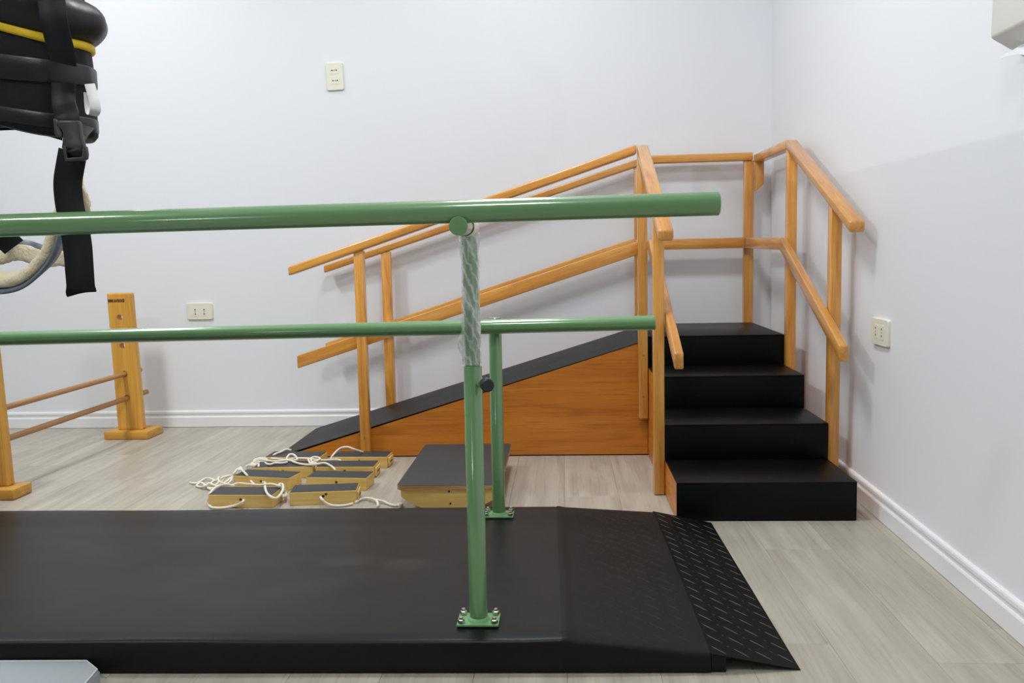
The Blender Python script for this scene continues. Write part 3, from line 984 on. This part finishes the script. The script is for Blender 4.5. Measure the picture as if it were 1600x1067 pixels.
# L2
rope('L2', *A_, [(1040, 318, 0.034), (1075, 325, 0.044), (1075, 390, 0.061), (1100, 470, 0.064), (1170, 535, 0.070), (1245, 545, 0.07), (1305, 490, 0.07), (1340, 410, 0.07), (1330, 345, 0.066), (1285, 345, 0.071), (1290, 380, 0.066)])
rope('L2', *A_, [(690, 140, 0.062), (715, 95, 0.064), (730, 130, 0.064), (800, 200, 0.062), (840, 260, 0.040), (885, 320, 0.034), (920, 350, 0.05)])
rope('L2', *A_, [(1330, 465, 0.03), (1375, 470, 0.034), (1390, 510, 0.03), (1350, 530, 0.024), (1345, 500, 0.03), (1385, 560, 0.012), (1372, 578, 0.008)], 0.006)
# tangle at the far left
rope('L1', *A_, [(-30, 320, 0.006), (20, 330, 0.006), (80, 325, 0.007), (130, 295, 0.008), (200, 260, 0.010), (270, 262, 0.014), (330, 290, 0.018), (400, 310, 0.022), (470, 330, 0.024), (520, 345, 0.022)])
rope('L1', *A_, [(300, 430, 0.008), (230, 400, 0.006), (180, 350, 0.012), (130, 320, 0.012), (80, 350, 0.006), (70, 370, 0.006), (130, 385, 0.006), (190, 370, 0.018), (250, 330, 0.012), (300, 350, 0.018), (370, 370, 0.014), (430, 345, 0.02)])
rope('L2', *A_, [(400, 240, 0.03), (370, 285, 0.026), (320, 300, 0.02), (280, 330, 0.018), (300, 370, 0.008), (360, 345, 0.018), (400, 300, 0.026), (370, 270, 0.030)])
rope('L2', *A_, [(640, 190, 0.04), (590, 215, 0.034), (520, 220, 0.026), (440, 250, 0.022), (400, 290, 0.018), (440, 330, 0.012), (500, 310, 0.018), (560, 260, 0.024), (600, 230, 0.030)])
rope('L2', *A_, [(600, 215, 0.03), (585, 260, 0.026), (560, 310, 0.018), (500, 345, 0.012), (440, 340, 0.008), (390, 385, 0.006), (300, 400, 0.006), (230, 395, 0.006)])
rope('L3', *A_, [(700, 105, 0.058), (660, 130, 0.055), (620, 180, 0.045), (570, 215, 0.032), (500, 235, 0.022), (460, 280, 0.012), (420, 320, 0.008)])
# back tangle
rope('L4', *C_, [(550, 132, 0.060), (470, 122, 0.066), (390, 160, 0.062), (300, 195, 0.060), (245, 240, 0.045), (180, 275, 0.03), (100, 290, 0.024), (20, 310, 0.02), (-60, 350, 0.02), (-130, 370, 0.018)])
rope('L4', *C_, [(60, 255, 0.035), (150, 262, 0.04), (300, 268, 0.05), (480, 285, 0.062), (620, 262, 0.063), (800, 266, 0.063), (950, 285, 0.058), (1100, 290, 0.050), (1250, 280, 0.045), (1330, 296, 0.04)])
rope('L3', *C_, [(470, 290, 0.063), (490, 240, 0.072), (530, 200, 0.080), (590, 205, 0.080), (630, 245, 0.072), (640, 285, 0.063), (560, 300, 0.064), (680, 345, 0.062), (800, 360, 0.062), (950, 352, 0.064), (1070, 335, 0.066), (1160, 372, 0.062), (1210, 410, 0.056), (1240, 445, 0.05)])
rope('L3', *C_, [(-40, 330, 0.02), (40, 320, 0.03), (110, 318, 0.045), (200, 355, 0.062), (300, 335, 0.063), (400, 335, 0.063), (490, 318, 0.063)])
rope('L3', *C_, [(-80, 345, 0.02), (0, 300, 0.032), (90, 280, 0.044), (200, 300, 0.058), (330, 308, 0.064), (460, 290, 0.066), (560, 300, 0.064)])
rope('R3', *C_, [(815, 280, 0.063), (835, 320, 0.064), (860, 345, 0.062), (930, 330, 0.058), (950, 370, 0.05), (930, 420, 0.035), (905, 400, 0.03), (900, 350, 0.05), (870, 310, 0.060)])
rope('R4', *C_, [(870, 310, 0.060), (860, 260, 0.062), (920, 240, 0.064), (1000, 262, 0.060), (960, 300, 0.060), (890, 315, 0.062), (880, 340, 0.058), (950, 345, 0.058)])
rope('R4', *C_, [(1165, 270, 0.045), (1230, 180, 0.065), (1320, 105, 0.085), (1430, 85, 0.095), (1530, 118, 0.085), (1620, 148, 0.070), (1670, 165, 0.060)])
rope('L3', *C_, [(60, 330, 0.045), (40, 370, 0.055), (50, 410, 0.05), (90, 432, 0.04), (200, 428, 0.03)])
rope('L4', *C_, [(-150, 385, 0.010), (-80, 370, 0.016), (-10, 350, 0.018), (30, 320, 0.026), (-30, 300, 0.03), (10, 275, 0.036), (90, 262, 0.04), (170, 272, 0.044)], 0.0065)
rope('L4', *C_, [(-60, 385, 0.010), (20, 355, 0.02), (60, 300, 0.034), (140, 285, 0.042), (230, 250, 0.045)], 0.006)
# R1
rope('R1', *B_, [(486, 376, 0.034), (505, 400, 0.033), (545, 440, 0.020), (610, 472, 0.008), (700, 482, 0.006), (800, 475, 0.006), (890, 455, 0.006)])
rope('R1', *B_, [(925, 440, 0.006), (985, 402, 0.006), (1070, 385, 0.010), (1150, 400, 0.014), (1190, 425, 0.010), (1205, 470, 0.006), (1195, 490, 0.006)])
rope('R1', *B_, [(1180, 408, 0.012), (1270, 425, 0.010), (1340, 460, 0.006), (1420, 478, 0.006), (1480, 468, 0.006)])
rope('R1', *B_, [(1450, 470, 0.006), (1490, 455, 0.010), (1500, 475, 0.008), (1465, 478, 0.012)], 0.0065)

# ---------------------------------------------------------------- grey floor mat at the lower left
gm = thing('floor_mat', 'thick pale grey vinyl exercise mat lying in front of the black platform', 'mat', (-1.6, 1.85, 0))
mp_ = [(-1.100, 1.10), (-1.118, 1.985), (-1.142, 2.018), (-2.6, 2.000), (-2.6, 1.10)]
cxm, cym = (-1.8, 1.6)
sh = lambda p, d: (p[0] + d * (1 if p[0] < cxm else -1), p[1] + d * (1 if p[1] < cym else -1))
bm = bmesh.new()
LV = [(0.002, 0.006), (0.008, 0.0), (0.030, 0.0), (0.038, 0.004), (0.0385, 0.007)]
GM_R = lie(151, 1021, 0.042)
base = [(-0.98, 0.9), (-1.108, 1.995), (-1.158, 2.040), (-2.9, 2.000), (-2.9, 0.9)]
rings = [[bm.verts.new((*sh(p, d), z)) for p in base] for z, d in LV]
for a, b in zip(rings, rings[1:]):
    for i in range(5):
        bm.faces.new((a[i], a[(i + 1) % 5], b[(i + 1) % 5], b[i]))
bm.faces.new(rings[0][::-1]); bm.faces.new(rings[-1])
finish('mat_body', bm, M_MAT, gm, Matrix(), smooth=40)
bm = bmesh.new()
sweep(bm, [Vector((*sh(p, 0.004), 0.0382)) for p in (base + [base[0]])], circ(0.0022, 8))
finish('piping', bm, plain('pale_piping', (0.55, 0.57, 0.58), 0.4), gm, Matrix(), smooth=60)

# ---------------------------------------------------------------- sockets on the walls
def outlet(label, c, M3, w, h, pos, vertical):
    """M3: columns right, up, out of wall"""
    M = M3.to_4x4(); M.translation = c
    t = thing('wall_outlet', label, 'outlet', c)
    bm = bmesh.new()
    pl = rounded_rect(-w / 2, -h / 2, w / 2, h / 2, 0.008, 4)
    rings = [[bm.verts.new((x_ * s_, y_ * s_, z_)) for x_, y_ in pl] for s_, z_ in ((1, 0.0), (1, 0.008), (0.965, 0.012))]
    for a, b in zip(rings, rings[1:]):
        for i in range(len(pl)):
            bm.faces.new((a[i], a[(i + 1) % len(pl)], b[(i + 1) % len(pl)], b[i]))
    bm.faces.new(rings[0][::-1]); bm.faces.new(rings[-1])
    finish('cover_plate', bm, M_OUT, t, M, smooth=35)
    for (mx_, my_) in pos:
        bm = bmesh.new()
        rr = rounded_rect(-0.019, -0.026, 0.019, 0.026, 0.004, 3) if not vertical else rounded_rect(-0.026, -0.019, 0.026, 0.019, 0.004, 3)
        a = [bm.verts.new((x_, y_, 0.011)) for x_, y_ in rr]
        b = [bm.verts.new((x_, y_, 0.0135)) for x_, y_ in rr]
        for i in range(len(rr)):
            bm.faces.new((a[i], a[(i + 1) % len(rr)], b[(i + 1) % len(rr)], b[i]))
        bm.faces.new(b)
        Mm = M @ Matrix.Translation((mx_, my_, 0))
        so = finish('socket', bm, M_OUT, t, Mm, smooth=35)
        for q in (-1, 0, 1):
            bm = bmesh.new()
            bmesh.ops.create_circle(bm, cap_ends=True, segments=12, radius=0.0042 if q else 0.003)
            off = (0, q * 0.0125, 0.0139) if not vertical else (q * 0.0125, 0, 0.0139)
            finish('hole', bm, M_DARK, so, Mm @ Matrix.Translation(off))
    return t


Mb = Matrix(((1, 0, 0), (0, 0, -1), (0, 1, 0)))     # back wall: right=+x, up=+z, out=-y
Mb2 = Mb @ Matrix.Rotation(math.radians(1.8), 3, 'Z')
outlet('ivory double socket set upright high on the back wall', at(523.5, 120, YB), Mb2, 0.098, 0.155, [(0.0, 0.034), (0.002, -0.024)], True)
outlet('ivory double socket low on the back wall left of the ramp', at(313, 486, YB), Mb, 0.155, 0.098, [(-0.026, -0.004), (0.028, -0.004)], False)
yo = 3.335
Mr = Matrix(((0, 0, -1), (-1, 0, 0), (0, 1, 0)))
outlet('ivory double socket on the right wall beside the stairs', Vector((wall_x(yo) - 0.0005, yo, 0.688)), Mr, 0.172, 0.098, [(-0.032, 0), (0.030, 0)], False)

# ---------------------------------------------------------------- paper dispenser high on the right wall
dp = thing('paper_dispenser', 'cream paper towel dispenser with a white sheet hanging out, high on the right wall', 'dispenser', (1.09, 2.0, 1.7))
prism('dispenser_body', M_DISP, [(1.055, 1.499), (wall_x(1.9), 1.447), (wall_x(1.9), 1.90), (1.062, 1.90)], 1.93, 2.330, 'xz', dp, 0.008)
bm = bmesh.new()
n = 14
G = []
for i in range(n + 1):
    u = i / n
    row = []
    for j in range(9):
        w = j / 8
        yy = 1.97 + 0.285 * u + 0.012 * w - 0.02 * w * (1 - w)
        zz = 1.466 - 0.040 * w - 0.008 * math.sin(u * 9 + w * 3) * w + 0.006 * u * w
        xx = 1.085 - 0.03 * w + 0.012 * math.sin(u * 9 + w)
        row.append((xx, yy, zz))
    G.append(row)
V = [[bm.verts.new(q) for q in r] for r in G]
V2 = [[bm.verts.new((q[0] + 0.0012, q[1], q[2])) for q in r] for r in G]
for i in range(n):
    for j in range(8):
        bm.faces.new((V[i][j], V[i + 1][j], V[i + 1][j + 1], V[i][j + 1]))
        bm.faces.new((V2[i][j + 1], V2[i + 1][j + 1], V2[i + 1][j], V2[i][j]))
finish('paper_sheet', bm, M_TISSUE, dp, Matrix(), smooth=0)

# ---------------------------------------------------------------- walking harness hanging at the upper left
HY = 2.30
hs = thing('walking_harness', 'black padded walking harness with yellow stripe and fleece leg loops hanging at the upper left', 'harness', (-1.5, HY, 1.4))
HC = Vector((-1.545, HY, 0))
HA, HB = 0.345, 0.165
XK, XZ = at(90, 80, 2.15).x, at(0, 52, 2.13).x


def droop(x):
    return min(2.2, max(0.0, (XK - x) / (XK - XZ)))


def belt(name, mat, rows, a0, a1, n, parent, thick=0.02, wob=0.0, label=None):
    """rows: (height, rise of the sagging left part, radial offset, dip of the far end)"""
    bm = bmesh.new()
    O, I = [], []
    for i in range(n + 1):
        a = a0 + (a1 - a0) * i / n
        ro, ri = [], []
        for zh, dr, off, end in rows:
            e = max(0, math.cos(a)) ** 6
            z = zh + dr * droop(HC.x + HA * math.cos(a)) + end * e
            w = wob * noise.noise(Vector((math.cos(a) * 6, math.sin(a) * 6, z * 9)))
            for lst, o_ in ((ro, off + w), (ri, off - thick)):
                lst.append(bm.verts.new((HC.x + (HA + o_) * math.cos(a), HC.y + (HB + o_) * math.sin(a), z)))
        O.append(ro); I.append(ri)
    m = len(rows)
    for i in range(n):
        for j in range(m - 1):
            bm.faces.new((O[i][j], O[i + 1][j], O[i + 1][j + 1], O[i][j + 1]))
            bm.faces.new((I[i][j + 1], I[i + 1][j + 1], I[i + 1][j], I[i][j]))
        bm.faces.new((O[i][0], I[i][0], I[i + 1][0], O[i + 1][0]))
        bm.faces.new((O[i][-1], O[i + 1][-1], I[i + 1][-1], I[i][-1]))
    for i in (0, n):
        for j in range(m - 1):
            bm.faces.new((O[i][j], O[i][j + 1], I[i][j + 1], I[i][j]))
    o = finish(name, bm, mat, parent, Matrix(), smooth=55)
    return tag(o, label)


A0, A1 = math.radians(-178), math.radians(150)
roll = [(1.632 - 0.100 * k / 12, 0.05 - 0.012 * k / 12, 0.004 + 0.040 * math.sin(PI * k / 12) ** 0.7, 0.022) for k in range(13)]
belt('top_roll', M_PAD, roll, A0, A1, 70, hs, 0.03, 0.006)
belt('yellow_stripe', M_YEL, [(1.533, 0.038, 0.006, 0.02), (1.530, 0.038, 0.010, 0.02), (1.517, 0.038, 0.010, 0.02), (1.513, 0.038, 0.006, 0.02)], A0, A1, 70, hs, 0.012, 0.001, 'bright yellow edging stripe')
belt('belt_body', M_NYLON, [(1.514, 0.038, 0.0, 0.02), (1.47, 0.025, 0.003, 0), (1.42, 0.018, 0.0, 0), (1.38, 0.02, 0.001, 0), (1.33, 0.024, 0.001, 0.01), (1.302, 0.036, 0.0, 0.02), (1.284, 0.040, -0.008, 0.03)], A0, A1, 70, hs, 0.02, 0.006)
belt('waist_webbing', M_WEBG, [(1.488, 0.012, 0.007, 0.006), (1.484, 0.012, 0.009, 0.006), (1.438, 0.010, 0.009, 0.012), (1.432, 0.010, 0.006, 0.012)], A0, A1, 70, hs, 0.006, 0.003)
belt('lower_binding', M_WEBG, [(1.352, 0.022, 0.003, 0.012), (1.349, 0.022, 0.005, 0.012), (1.318, 0.024, 0.005, 0.016), (1.314, 0.024, 0.003, 0.016)], A0, A1, 70, hs, 0.006, 0.002)

FY2 = HY - HB - 0.02         # depth of the front straps
# lifting strap over the front of the roll
P0 = [Vector((-1.46, 2.20, CEIL)), Vector((-1.40, 2.14, 2.5)), Vector((-1.325, 2.09, 1.90)), at(74, -60, 2.075), at(80, -5, 2.07), at(84, 30, 2.065), at(91, 62, 2.08), at(97, 84, 2.095), at(99, 99, 2.11)]
ribbon('lifting_strap', M_WEB, P0, 0.060, 0.004, Vector((0.2, -1, 0.0)), hs)
ribbon('rear_cord', M_WEB, [Vector((-1.44, 2.34, CEIL)), Vector((-1.39, 2.37, 2.5)), at(126, -60, 2.41), at(129, -5, 2.40), at(133, 12, 2.385), at(134, 22, 2.38)], 0.009, 0.004, Vector((0, -1, 0)), hs)
# short strap, buckle, slider and long strap
P1 = [at(99, 130, 2.16), at(99, 150, 2.155), at(100, 165, 2.145), at(104, 178, 2.125), at(106, 192, 2.12)]
ribbon('buckle_strap', M_WEB, P1, 0.056, 0.004, Vector((0.2, -1, 0.2)), hs)


def plate_px(name, mat, pts, Y, t, parent, bevel=0.002):
    """moulded plastic piece, outline at depth Y with real thickness t"""
    P = [at(px, py, Y) for px, py in pts]
    poly = [(p.x, p.z) for p in P]
    return prism(name, mat, poly, Y, Y + t, 'xz', parent, bevel)


bk = plate_px('buckle', M_BUCKLE, [(89, 188), (122, 188), (124, 198), (126, 212), (131, 232), (95, 232), (97, 220), (98, 210), (96, 203), (88, 195)], 2.095, 0.018, hs, 0.004)
plate_px('buckle_prong', M_BUCKLE, [(82, 184), (88, 187), (96, 205), (98, 210), (94, 216), (84, 210)], 2.100, 0.012, bk, 0.003)
sl = plate_px('slider', M_BUCKLE, [(97, 228), (103, 228), (104, 247), (127, 245), (129, 228), (133, 228), (135, 240), (134, 248), (128, 251), (101, 253)], 2.092, 0.014, hs, 0.002)
ribbon('slider_strap', M_WEB, [at(113, 224, 2.112), at(114.5, 234, 2.097), at(115.5, 241, 2.097), at(115, 252, 2.110)], 0.043, 0.004, Vector((0, -1, 0.1)), sl)
P2 = [at(114, 236, 2.116), at(110, 258, 2.116), at(106, 285, 2.12), at(108, 315, 2.12), at(114, 345, 2.115), at(121, 380, 2.11), at(124, 420, 2.105), at(126, 446, 2.105), at(127, 456, 2.112), at(126, 448, 2.124), at(122, 400, 2.128), at(115, 350, 2.13)]
ribbon('leg_strap', M_WEB, P2, 0.0675, 0.003, [Vector((0.12, -1, 0.0))] * 7 + [Vector((0.1, -1, -0.2)), Vector((0.1, -0.1, -1)), Vector((-0.1, 1, 0.1)), Vector((-0.1, 1, 0)), Vector((-0.1, 1, 0))], hs)
# second buckle on the far side
b2 = plate_px('buckle', M_BUCKLE, [(140, 186), (149, 187), (150, 205), (147, 215), (138, 215), (136, 206)], 2.36, 0.02, hs, 0.004)
ribbon('buckle_strap', M_WEB, [at(146, 120, 2.34), at(147, 150, 2.35), at(145, 188, 2.36)], 0.018, 0.004, Vector((1, -0.2, 0)), hs)
ribbon('side_strap', M_WEB, [at(121, 226, 2.14), at(128, 208, 2.18), at(139, 196, 2.30)], 0.03, 0.004, Vector((0.6, -1, 0.1)), hs)
# white care label folded in a loop
TG = [(135, 132), (140, 150), (146, 168), (143, 178), (139, 180), (136, 172), (137, 155), (136, 136)]
P3 = [at(140, 131, 2.20), at(144, 145, 2.195), at(148, 160, 2.19), at(149, 172, 2.19), at(146, 180, 2.20), at(141, 178, 2.21), at(139, 165, 2.215), at(138, 145, 2.215)]
tgd = [Vector((0.55, -0.8, 0.1))] * 4 + [Vector((0.3, -0.3, -1)), Vector((-0.8, 0.5, 0)), Vector((-0.8, 0.5, 0)), Vector((-0.8, 0.5, 0))]
tg = ribbon('care_label', M_TAG, P3, 0.024, 0.0008, tgd, hs)
tag(tg, 'small white folded care label')

# fleece leg loops
def fleece_loop(pts, w, t, ups, sub=8, back=True):
    P = smooth_path(pts, sub)
    U = smooth_path(ups, sub)
    bm = bmesh.new()
    rings = []
    n = len(P)
    for i in range(n):
        tg_ = (P[min(i + 1, n - 1)] - P[max(i - 1, 0)]).normalized()
        u = U[i].normalized()
        s = tg_.cross(u).normalized()
        u = s.cross(tg_).normalized()
        ring = []
        for k in range(20):
            a = 2 * PI * k / 20
            q = P[i] + s * (w / 2) * math.copysign(abs(math.cos(a)) ** 0.6, math.cos(a)) + u * (t / 2) * math.sin(a)
            q += (q - P[i]).normalized() * 0.004 * noise.noise(q * 70)
            ring.append(bm.verts.new(q))
        rings.append(ring)
    for a, b in zip(rings, rings[1:]):
        for k in range(20):
            bm.faces.new((a[k], a[(k + 1) % 20], b[(k + 1) % 20], b[k]))
    bm.faces.new(rings[0][::-1]); bm.faces.new(rings[-1])
    return tag(finish('fleece_pad', bm, M_FLEECE, hs, Matrix(), smooth=0), 'cream sheepskin leg pad')


lp = [at(-152, 120, 2.17), at(-125, 300, 2.19), at(-90, 385, 2.20), at(-45, 430, 2.20), at(0, 437, 2.19), at(30, 434, 2.18), at(52, 420, 2.18), at(72, 398, 2.19), at(83, 375, 2.20), at(92, 348, 2.22), at(103, 315, 2.24), at(108, 280, 2.25), at(110, 250, 2.25), at(110, 215, 2.25)]
lu = [Vector((1, -0.3, 0)), Vector((1, -0.3, 0.2)), Vector((0.8, -0.35, 0.6)), Vector((0.2, -0.35, 1)), Vector((0, -0.35, 1)), Vector((-0.2, -0.35, 1)), Vector((-0.6, -0.35, 0.8)), Vector((-0.9, -0.35, 0.5)), Vector((-1, -0.35, 0.2)), Vector((-1, -0.3, 0.1)), Vector((-1, -0.3, 0)), Vector((-1, -0.3, 0)), Vector((-1, -0.3, 0)), Vector((-1, -0.3, 0))]
fp = fleece_loop(lp, 0.07, 0.030, lu)
off = [Vector((-0.019, 0, 0)), Vector((-0.019, 0, -0.003)), Vector((-0.014, 0, -0.013)), Vector((-0.004, 0, -0.019)), Vector((0, 0, -0.019)), Vector((0.006, 0, -0.018)), Vector((0.013, 0, -0.014)), Vector((0.017, 0, -0.009)), Vector((0.019, 0, -0.003)), Vector((0.019, 0, 0)), Vector((0.019, 0, 0)), Vector((0.019, 0, 0)), Vector((0.019, 0, 0)), Vector((0.019, 0, 0))]
tag(ribbon('pad_binding', M_GREYTRIM, [p + o for p, o in zip(lp, off)], 0.078, 0.010, lu, fp, 8), 'blue-grey backing')
lp2 = [at(-140, 120, 2.40), at(-115, 260, 2.41), at(-75, 370, 2.42), at(-35, 410, 2.42), at(-5, 404, 2.42), at(14, 398, 2.41), at(30, 394, 2.40), at(48, 399, 2.40), at(70, 404, 2.42), at(95, 404, 2.44), at(118, 402, 2.45), at(131, 380, 2.46), at(134, 340, 2.46), at(134, 316, 2.455), at(124, 288, 2.45), at(118, 245, 2.42), at(112, 205, 2.40)]
lu2 = [Vector((0.1, -1, 0.5))] * 10 + [Vector((-0.2, -1, 0.4)), Vector((-0.7, -0.7, 0.1)), Vector((-1, -0.6, 0)), Vector((-1, -0.6, 0)), Vector((-1, -0.6, 0)), Vector((-1, -0.6, 0)), Vector((-1, -0.6, 0))]
fp2 = fleece_loop(lp2, 0.045, 0.022, lu2)
ribbon('pad_binding', M_GREYTRIM, [p + Vector((0.004, 0.012, 0.012)) for p in lp2[:-4]], 0.05, 0.005, lu2[:-4], fp2, 8)
ribbon('leg_strap', M_WEB, [at(-120, 190, 2.36), at(-75, 260, 2.36), at(-40, 318, 2.36), at(-15, 345, 2.36), at(8, 372, 2.37), at(22, 386, 2.385)], 0.06, 0.003, Vector((0.2, -1, 0.3)), hs)
